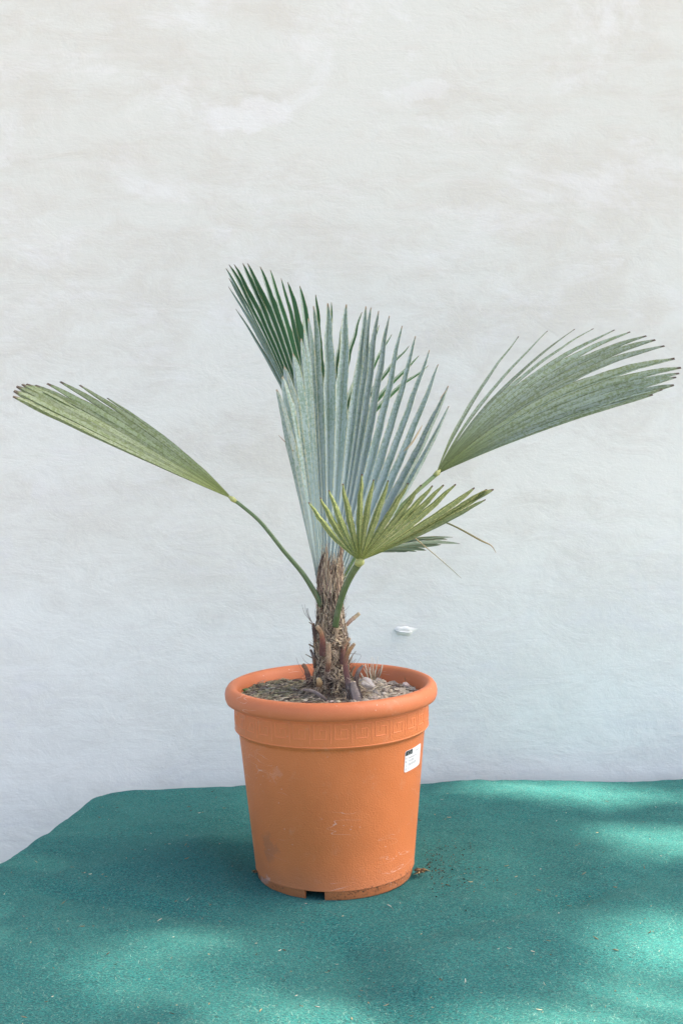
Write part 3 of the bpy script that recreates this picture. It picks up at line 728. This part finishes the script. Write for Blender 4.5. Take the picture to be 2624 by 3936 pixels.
stub([(430, 1112), (482, 1190), (503, 1290), (508, 1400), (500, 1520)], (-.040, -.041, -.040, -.038, -.034), [34 * PX, 30 * PX, 36 * PX, 44 * PX, 42 * PX], [tan, org, (.25, .10, .07, 1), red, red], label='cut leaf stalk with orange tip and dark red base')
stub([(583, 1345), (590, 1440), (592, 1540), (585, 1640), (572, 1740)], (-.050, -.048, -.045, -.043, -.038), [32 * PX, 33 * PX, 36 * PX, 34 * PX, 30 * PX], [tan, (.42, .31, .21, 1), tan, brn, red], label='upright tan cut leaf stalk in the middle')
stub([(880, 1280), (835, 1345), (800, 1430), (782, 1540), (770, 1640)], (-.02, -.022, -.026, -.03, -.03), [22 * PX, 26 * PX, 34 * PX, 34 * PX, 30 * PX], [tan, (.33, .2, .12, 1), (.2, .09, .06, 1), red, red])
stub([(945, 1355), (890, 1430), (832, 1540), (820, 1680), (842, 1830), (868, 1980), (890, 2170)], (-.050, -.050, -.048, -.047, -.047, -.048, -.05), [24 * PX, 28 * PX, 32 * PX, 38 * PX, 44 * PX, 50 * PX, 54 * PX], [tan, (.36, .22, .10, 1), brn, (.17, .08, .07, 1), (.15, .085, .08, 1), gry, gry], flat=.4, label='long cut leaf stalk bending down to the soil')
stub([(338, 1442), (368, 1510), (385, 1590), (395, 1690)], (-.01, -.012, -.014, -.015), [16 * PX, 22 * PX, 24 * PX, 24 * PX], [dkb, gry, brn, dkb])
stub([(228, 1645), (268, 1700), (300, 1800), (325, 1920)], (-.03, -.03, -.028, -.026), [28 * PX, 30 * PX, 38 * PX, 46 * PX], [brn, brn, red, dkb], label='short dark cut leaf stalk low on the left')
stub([(1010, 935), (950, 985), (895, 1030), (835, 1095)], (.0, -.002, -.006, -.012), [27 * PX, 29 * PX, 30 * PX, 26 * PX], [(.52, .44, .28, 1), (.42, .33, .22, 1), (.30, .22, .17, 1), brn], label='pale cut leaf stalk pointing up to the right')
stub([(1062, 1660), (1005, 1730), (978, 1820), (975, 1930), (1010, 2040), (1050, 2120)], (-.045, -.045, -.046, -.048, -.052, -.056), [16 * PX, 26 * PX, 30 * PX, 30 * PX, 30 * PX, 24 * PX], [gry, gry, dkb, dkb, (.09, .075, .07, 1), dkb], flat=.35)
stub([(372, 1078), (380, 1140), (395, 1230), (410, 1330)], (-.008, -.012, -.016, -.02), [22 * PX, 28 * PX, 30 * PX, 24 * PX], [brn, dkb, dkb, brn])
stub([(925, 1890), (935, 1990), (960, 2080), (980, 2180)], (-.052, -.056, -.06, -.064), [40 * PX, 54 * PX, 66 * PX, 70 * PX], [gry, gry, (.2, .17, .16, 1), gry], flat=.35)
stub([(440, 1840), (460, 1890), (450, 1950)], (-.062, -.06, -.056), [26 * PX, 44 * PX, 36 * PX], [(.55, .42, .22, 1), (.42, .30, .15, 1), brn], flat=.6, cut=(.7, .58, .34, 1), label='broken straw coloured stump at the foot of the trunk')
stub([(235, 1995), (340, 2010), (450, 2060), (560, 2150)], (-.078, -.08, -.085, -.09), [16 * PX, 24 * PX, 28 * PX, 20 * PX], [gry, (.26, .22, .18, 1), gry, dkb], flat=.4)

# ragged remains of old leaf bases round the lower trunk
for i in range(30):
    a0 = math.pi * 1.5 + (i - 14.5) / 14.5 * 1.7 + random.uniform(-.15, .15); py = random.choice((2440, 2510, 2560, 2600, 2650, 2670)) + random.uniform(-20, 20)
    p = on_trunk(a0, py, .92); o_ = Vector((math.cos(a0), math.sin(a0), 0)); L = random.uniform(.012, .030); wd = random.uniform(.0022, .0045)
    pts = [p - Vector((0, 0, .012)), p + o_ * .003, p + o_ * random.uniform(.004, .010) + Vector((random.uniform(-.003, .003), 0, L * .6)), p + o_ * random.uniform(.004, .018) + Vector((random.uniform(-.006, .006), 0, L))]
    b = MB(); c_ = random.choice(((.20, .14, .10, 1), (.30, .23, .16, 1), (.14, .10, .08, 1), (.36, .28, .19, 1), (.18, .10, .08, 1)))
    b.tube(pts, [wd * 1.1, wd * 1.2, wd, wd * random.uniform(.3, .8)], 8, c_, flat=.35, col2=(.34, .27, .18, 1), side_hint=o_)
    o = kid(b.build('leaf_base', M_STUB, palm)); auto_smooth(o, 40)

# ---- fronds
def stalk_tube(pts, rads, col, col2, sides=10):
    b = MB(); fine = []; fr = []; m = len(pts)
    for i in range(m - 1):
        p0 = pts[max(i - 1, 0)]; p1 = pts[i]; p2 = pts[i + 1]; p3 = pts[min(i + 2, m - 1)]
        for s_ in range(7):
            t = s_ / 7.0; fine.append(.5 * ((2 * p1) + (p2 - p0) * t + (2 * p0 - 5 * p1 + 4 * p2 - p3) * t * t + (3 * p1 - p0 - 3 * p2 + p3) * t ** 3)); fr.append(lerp(rads[i], rads[i + 1], t))
    fine.append(pts[-1]); fr.append(rads[-1]); b.tube(fine, fr, sides, col, col2=col2, flat=.75); return b
def frond(label, stalk, srad, scol, hub, hubY, tips, tipY, bulge, bulgeY, splits, mat, pleat=.42, tipw=.06, shoulder=.30, face=-1, taper=.8, curl=0.0, hubcol=(.42, .45, .16, 1), hubw=.0006, nrow=30, seglab=None, wmin=.005, solid=True):
    """stalk mesh, with one mesh per pleated leaf segment under it.  tips run across the fan; splits[i] is how far up
    segments i and i+1 stay joined (one fewer than tips)"""
    n = len(tips); rs = random.Random(hash(label) % 1000 if False else len(label) * 7)
    root = kid(stalk_tube(stalk, srad, scol[0], scol[1]).build('frond', M_STALK, palm, label=label))
    # knob where blade meets stalk
    H = P(hub[0], hub[1], hubY)
    b = MB(); d0 = (stalk[-1] - stalk[-2]).normalized(); b.tube([H - d0 * .012, H - d0 * .003, H + d0 * .006], [srad[-1] * 1.0, srad[-1] * 1.35, srad[-1] * .5], 10, hubcol)
    if srad[-1] > .001: o = b.build('leaf_joint', M_STALK, root)
    cv = []
    for i, tp in enumerate(tips):
        k = i / (n - 1.0); T_ = P(tp[0], tp[1], tipY(k)); bx, by = bulge(k) if callable(bulge) else bulge
        mx = (hub[0] + tp[0]) / 2 + bx; my = (hub[1] + tp[1]) / 2 + by
        Mm = P(mx, my, (hubY + tipY(k)) / 2 + bulgeY(k)); cv.append((H, Mm * 2 - (H + T_) / 2, T_))
    across = (cv[-1][2] - cv[0][2]).normalized(); wk = min(1, (cv[n // 2][2] - H).length / .34) ** 1.5
    def C(i, t):
        j = max(0, min(n - 1, i)); a, c, e = cv[j]
        p = a * ((1 - t) ** 2) + c * (2 * t * (1 - t)) + e * (t * t) + across * ((j - n / 2) * hubw * (1 - t))
        if curl: p = p + Vector((0, 0, -curl * t ** 6))
        return p
    def C2(i, t):      # extrapolated outside the fan
        if i < 0: return C(0, t) * 2 - C(1, t)
        if i >= n: return C(n - 1, t) * 2 - C(n - 2, t)
        return C(i, t)
    for i in range(n):
        b = MB(); sl_ = splits[i - 1] if i > 0 else .22; sr_ = splits[i] if i < n - 1 else .22
        wob = rs.uniform(-1, 1); wf = rs.uniform(2, 5); shl, shr = shoulder * rs.uniform(.6, 1.3), shoulder * rs.uniform(.6, 1.3)
        edge_k = 1.0
        for r in range(nrow + 1):
            t = r / nrow; c = C(i, t)
            tang = (C(i, min(1, t + .02)) - C(i, max(0, t - .02))).normalized()
            sp = (C2(i + 1, max(t, .04)) - C2(i - 1, max(t, .04))) * .5
            nn = tang.cross(sp).normalized()
            if nn.y * face < 0: nn = -nn
            # nn points towards the viewer (face=-1 -> -Y)
            row = []; 
            for side, s_, sh in ((-1, sl_, shl), (1, sr_, shr)):
                tt = min(t, s_); vec = (C2(i + side, tt) - C(i, tt)) * .5
                vec = vec - tang * vec.dot(tang)
                if t > s_:
                    u = (t - s_) / (1 - s_); gr = max(1.0, wmin / max(vec.length, 1e-4))
                    k = (1 + (gr - 1) * sm(u / .35)) * (1 - sh * sm(u / .16)) * max((1 - u ** 1.6) ** taper, tipw)
                    k *= 1 + .05 * math.sin(u * 9 * wf + side)
                else: k = 1
                row.append((vec * k, vec.length * k))
            ws = (row[0][1] + row[1][1]) * .5; h = pleat * ws
            mid = c - nn * h * .9
            if t > min(sl_, sr_): mid = mid + nn * 0
            L_ = c + row[0][0] + nn * h; R_ = c + row[1][0] + nn * h
            tw = wob * .0045 * wk * sm((t - .55) * 2.2) ** 2 + .0012 * wk * math.sin(t * 7 * wf) * sm((t - .5) * 3)
            mid = mid + sp.normalized() * tw; L_ = L_ + sp.normalized() * tw; R_ = R_ + sp.normalized() * tw
            for q, uu in ((L_, 0), (L_.lerp(mid, .5) - nn * h * .06, .25), (mid, .5), (R_.lerp(mid, .5) - nn * h * .06, .75), (R_, 1)):
                b.v.append(tuple(q)); b.uv.append((uu, t))
        for r in range(nrow):
            for k in range(4):
                a = r * 5 + k; b.f.append((a, a + 1, a + 6, a + 5))
        o = b.build('leaf_segment', mat, root)
        # crease along midrib: split normals sharp
        auto_smooth(o, 22)
        if solid: so_ = o.modifiers.new('thickness', 'SOLIDIFY'); so_.thickness = .0005; so_.offset = 0
        if seglab and i in seglab: o['label'] = seglab[i]
    return root
def A_(x, y): return (800 + .7015 * x, 950 + .7015 * y)
def F_(x, y): return (1100 + .5421 * x, 1750 + .5421 * y)
def SP(pts, Ys): return [P(x, y, Y) for (x, y), Y in zip(pts, Ys)]
gA, gB = (.085, .16, .045, 1), (.11, .20, .06, 1)

# 1 back frond, dark green
M_L1 = mat_leaf('dark_green_frond', None, (.05, .13, .05, 1), sky_sheen_half=(.34, .44, .37, 1), dark_half=(.050, .150, .050, 1), rib_crease=(.24, .28, .10, 1), tip=(.20, .16, .08, 1), rub=.25, trans=.12, tipv=.98)
tips = [(905, 1184), (876, 1092), (880, 1065), (869, 1033), (877, 1019), (899, 1016), (927, 1012), (958, 1013), (995, 1023), (1032, 1033), (1075, 1066), (1103, 1083), (1161, 1103), (1212, 1132), (1270, 1159), (1320, 1215), (1382, 1197), (1460, 1253), (1508, 1288), (1568, 1326), (1612, 1370), (1641, 1401)]
spl = [.45, .50, .80, .84, .84, .84, .84, .82, .80, .66, .74, .74, .60, .55, .45, .40, .38, .36, .36, .40, .40]
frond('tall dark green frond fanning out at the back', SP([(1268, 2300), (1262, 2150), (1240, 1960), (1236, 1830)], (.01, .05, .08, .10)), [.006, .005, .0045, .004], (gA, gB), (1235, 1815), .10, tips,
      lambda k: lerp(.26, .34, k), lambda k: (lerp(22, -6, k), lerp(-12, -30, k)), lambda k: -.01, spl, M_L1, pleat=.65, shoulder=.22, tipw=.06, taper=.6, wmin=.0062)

# 2 small far frond, low on the right, edge-on
M_L2 = mat_leaf('grey_green_frond', (.17, .24, .16, 1), (.11, .17, .09, 1), rub=.4, base=(.16, .22, .10, 1), rib_crease=(.24, .27, .12, 1), trans=.12)
tips = [F_(1183, 580), F_(1140, 598), F_(1230, 628), F_(1090, 635), F_(990, 675), F_(920, 683), F_(865, 680), F_(838, 685), F_(765, 688)]
frond('small grey green frond low behind on the right', SP([(1290, 2330), (1330, 2230), (1400, 2140)], (.02, .06, .13)), [.005, .004, .003], (gA, gB), (1405, 2135), .14, tips,
      lambda k: lerp(.36, .26, k), lambda k: (0, lerp(-24, -10, k)), lambda k: 0.0, [.62, .80, .80, .80, .80, .82, .82, .8], M_L2, pleat=.45, shoulder=.2)

# 3 middle frond, blue grey
M_L3 = mat_leaf('blue_grey_frond', (.46, .55, .52, 1), (.21, .32, .21, 1), rib_crease=(.50, .54, .28, 1), tip=(.45, .36, .25, 1), rub=.72, trans=.05, tipv=.985, rough=.62)
tips = [(1061, 1500), (1086, 1445), (1093, 1407), (1124, 1362), (1155, 1306), (1170, 1262), (1184, 1224), (1200, 1179), (1255, 1166), (1329, 1170), (1405, 1177), (1429, 1183), (1456, 1195), (1498, 1215), (1547, 1254), (1600, 1294), (1647, 1342), (1684, 1400), (1724, 1490), (1724, 1565)]
spl = [.72, .86, .80, .82, .80, .78, .80, .70, .70, .58, .76, .74, .64, .52, .50, .48, .46, .44, .42]
frond('broad blue grey frond standing upright in the middle', SP([(1278, 2400), (1272, 2340), (1268, 2280)], (-.005, -.005, 0)), [.006, .006, .006], (gA, gB), (1268, 2262), .0, tips,
      lambda k: .13 - .16 * (2 * k - 1) ** 2 + .02, lambda k: (lerp(-8, 26, k) if k > .25 else lerp(6, .5, k * 4), 0), lambda k: .03, spl, M_L3, pleat=.80, shoulder=.10, tipw=.10, hubw=.0022, nrow=36, taper=.58, wmin=.0082)

# 4 right frond
M_L4 = mat_leaf('olive_grey_frond', (.36, .43, .32, 1), (.20, .25, .09, 1), base=(.21, .26, .075, 1), rib_crease=(.10, .125, .04, 1), tip=(.11, .08, .055, 1), rub=.75, spots=.30, rubfrom=.0, trans=.12, tipv=.982)  # dark rib colour also paints shade into the pleat creases
tips = [(1995, 1293), (2113, 1271), (2212, 1265), (2277, 1263), (2356, 1268), (2420, 1276), (2477, 1290), (2522, 1310), (2549, 1327), (2587, 1374), (2614, 1411), (2609, 1435), (2595, 1456), (2589, 1481), (2547, 1496), (2509, 1517)]
spl = [.05, .16, .42, .50, .70, .72, .82, .84, .62, .78, .84, .86, .88, .86, .9]
frond('olive grey frond arching far out to the right', SP([(1292, 2330), (1325, 2225), (1400, 2090), (1500, 1985), (1600, 1890), (1680, 1820)], (.0, .01, .03, .05, .07, .09)), [.0055, .005, .0045, .004, .0038, .0042], ((.10, .18, .05, 1), (.20, .28, .12, 1)), (1685, 1814), .09, tips,
      lambda k: lerp(.26, -.02, k), lambda k: (lerp(-16, -46, abs(math.sin(k * math.pi)) ** 1.2) * .9, lerp(-4, -46, abs(math.sin(min(1, k * 1.05) * math.pi)) ** 1.2 * .9 + .05) - 10), lambda k: .0, spl, M_L4, pleat=.50, shoulder=.12, tipw=.22, taper=.6, wmin=.0066)

# 5 left frond, seen nearly edge on
M_L5 = mat_leaf('sage_green_frond', (.29, .35, .21, 1), (.16, .21, .055, 1), base=(.20, .25, .05, 1), rib_crease=(.085, .11, .03, 1), tip=(.13, .10, .065, 1), rub=.75, spots=.25, rubfrom=.0, trans=.15, tipv=.975)  # creases between pleats painted dark so the folds look shaded
tips = [(50, 1528), (53, 1506), (62, 1488), (82, 1479), (104, 1477), (136, 1483), (184, 1475), (229, 1468), (307, 1481), (412, 1530)]
spl = [.90, .90, .90, .90, .88, .80, .68, .66, .55]
frond('sage green frond reaching far out to the left, seen edge on', SP([(1238, 2330), (1205, 2270), (1160, 2200), (1088, 2115), (1004, 2010), (930, 1945), (893, 1918)], (-.015, -.015, -.012, -.01, 0, .01, .01)), [.006, .0052, .0046, .0040, .0036, .0034, .0038], ((.07, .12, .045, 1), (.13, .20, .08, 1)), (888, 1914), .01, tips,
      lambda k: lerp(-.13, .10, k), lambda k: (lerp(0, 4, k), lerp(4, -16, k)), lambda k: .0, spl, M_L5, pleat=.50, shoulder=.12, tipw=.26, taper=.5, wmin=.0052)

# 6 front frond, yellow green, smaller
M_L6 = mat_leaf('yellow_green_frond', (.19, .225, .095, 1), (.085, .12, .035, 1), base=(.10, .135, .03, 1), rib_crease=(.55, .54, .22, 1), tip=(.10, .065, .05, 1), rub=.65, spots=.40, rubfrom=.0, trans=.33, tipv=.978)
tips = [F_(168, 330), F_(250, 295), F_(312, 242), F_(407, 198), F_(533, 133), F_(613, 170), F_(725, 178), F_(857, 195), F_(958, 210), F_(1030, 215), F_(1105, 210), F_(1200, 205), F_(1335, 230), F_(1425, 243), F_(1470, 240), F_(1412, 315)]
spl = [.36, .34, .32, .30, .32, .32, .34, .42, .46, .50, .50, .48, .72, .86, .72]
fr = frond('small yellow green frond with brown tips in front', SP([(1288, 2410), (1298, 2350), (1322, 2270), (1350, 2210), (1384, 2158)], (-.040, -.046, -.056, -.066, -.08)), [.0062, .0060, .0062, .0064, .0070], ((.06, .105, .035, 1), (.15, .20, .08, 1)), (1386, 2152), -.085, tips,
      lambda k: lerp(-.21, -.30, k), lambda k: (lerp(-6, 6, k) + (0 if k > .3 else 0), lerp(12, 16, k) if k < .15 else lerp(6, 8, k)), lambda k: -.02, spl, M_L6, pleat=.50, shoulder=.0, tipw=.20, taper=.55, wmin=.0066, solid=False,
      seglab={15: 'torn brown edge segment'})
# two torn strips hanging from its right edge, and stray threads elsewhere
def torn(pp, Ys, r0, cols, parent, label=None):
    pts = [P(*F_(x, y), Y) for (x, y), Y in zip(pp, Ys)]; b = stalk_tube(pts, r0, cols[0], cols[1], 6)
    o = b.build('torn_strand', M_FIBRE, parent)
    if label: o['label'] = label
torn([(1040, 462), (1090, 462), (1215, 515), (1370, 600), (1450, 640), (1485, 692)], (-.16, -.17, -.18, -.19, -.19, -.19), [.0012, .0014, .0016, .0018, .0010, .0003], ((.09, .14, .04, 1), (.50, .38, .22, 1)), fr, 'green torn strip drooping to the right')
torn([(840, 545), (880, 560), (960, 628), (1060, 712), (1150, 790), (1240, 872)], (-.13, -.14, -.14, -.15, -.15, -.15), [.0006, .0012, .0012, .0008, .0007, .0003], ((.50, .40, .24, 1), (.34, .34, .20, 1)), fr, 'thin straw coloured torn thread')
mid_fr = [o for o in palm.children if o.get('label', '').startswith('broad blue')][0]
def torn2(pts, Y, rr_, cols, parent):
    b = stalk_tube([P(x, y, Y) for x, y in pts], rr_, cols[0], cols[1], 5); b.build('torn_strand', M_FIBRE, parent)
torn2([(1128, 1735), (1105, 1708), (1085, 1688), (1070, 1672)], .02, [.0006, .0009, .0007, .0003], ((.35, .22, .14, 1), (.45, .33, .22, 1)), mid_fr)
torn2([(1692, 1532), (1700, 1518), (1712, 1503), (1723, 1490)], .0, [.0010, .0008, .0005, .0002], ((.50, .38, .25, 1), (.55, .42, .30, 1)), mid_fr)
torn2([(1550, 1735), (1580, 1705), (1605, 1665), (1622, 1635)], -.01, [.0004, .0018, .0020, .0006], ((.55, .45, .28, 1), (.60, .50, .34, 1)), mid_fr)

# ------------------------------------------------------------------ unseen tree added on the right, crown shaped to dapple the light
tree = thing('shade_tree', 'broad leafy tree added out of view on the right to dapple the light', 'tree', (9.0, -1.6, -.78))
PATCH = [(-.24, -.40, .14, .14, 1.0), (-.12, -.62, .22, .10, .9), (-.02, -.52, .06, .05, .5), (-.36, -.47, .05, .06, .5), (.57, -.40, .12, .12, 4), (.42, -.53, .06, .05, .8), (.72, -.56, .24, .16, 4), (.56, .52, .22, .07, 3.6), (.68, .16, .12, .13, 1.8), (.27, -.64, .22, .11, 1.1), (-.69, -.245, .070, .08, 3.2), (.98, .38, .16, .12, .7), (.40, .20, .1, .1, .25)]  # gaps laid out in the crown so sun lands on chosen spots
def openness(x, y):
    m = 0
    for cx, cy, sx, sy, k in PATCH: m += k * math.exp(-((x - cx) / sx) ** 2 - ((y - cy) / sy) ** 2)
    return min(m, .985)
mb = MB(); cnt = 0
while cnt < 21000:
    gx, gy = random.uniform(-2.1, 1.9), random.uniform(-1.9, 1.15)
    if random.random() < openness(gx, gy): cnt += 1; continue
    e = ((gx + .1) / 2.1) ** 2 + ((gy + .35) / 1.55) ** 2
    if e > 1.05 + .3 * noise.noise(Vector((gx * 2, gy * 2, 0))) and random.random() < .7: cnt += 1; continue
    c = Vector((gx, gy, 0)) + SUND * random.uniform(11.0, 14.0); a = Vector((random.gauss(0, 1), random.gauss(0, 1), random.gauss(0, .5))).normalized(); b_ = a.cross(Vector((random.gauss(0, 1), random.gauss(0, 1), random.gauss(0, 1)))).normalized()
    L = random.uniform(.04, .065); W_ = L * .6; mb.quad(c - a * L, c + b_ * W_, c + a * L, c - b_ * W_, col=jit((.05, .10, .025, 1), .35)); cnt += 1
crown = mb.build('crown', mat_vc('tree_leaf', .5, .3, 30, .2, 0), None, smooth=False, kind='stuff')
mb = MB(); base = Vector((9.0, -1.6, -.80)); cc = Vector((-.1, -.3, 0)) + SUND * 12.5
pts = [base, base + Vector((-.05, .1, 2.6)), base + Vector((-.2, .4, 5.6)), cc + Vector((.1, -.2, -.6))]
mb.tube(pts, [.17, .13, .10, .05], 10, (.12, .09, .06, 1)); kt = mb.build('trunk', M_STUB, None)
mb = MB()
for i in range(14):
    if i in (3, 8): continue
    s_ = pts[2].lerp(pts[3], random.uniform(0, 1)); e = cc + Vector((random.uniform(-1.3, 1.3), random.uniform(-1.2, 1.0), random.uniform(-.9, 1.0))); m = (s_ + e) / 2 + Vector((0, 0, .2)); mb.tube([s_, m, e], [.035, .018, .005], 6, (.12, .09, .06, 1))
kb = mb.build('limbs', M_STUB, None)
for o in (crown, kt, kb): o.parent = tree; o.matrix_parent_inverse = Matrix.Translation((-9.0, 1.6, .78))
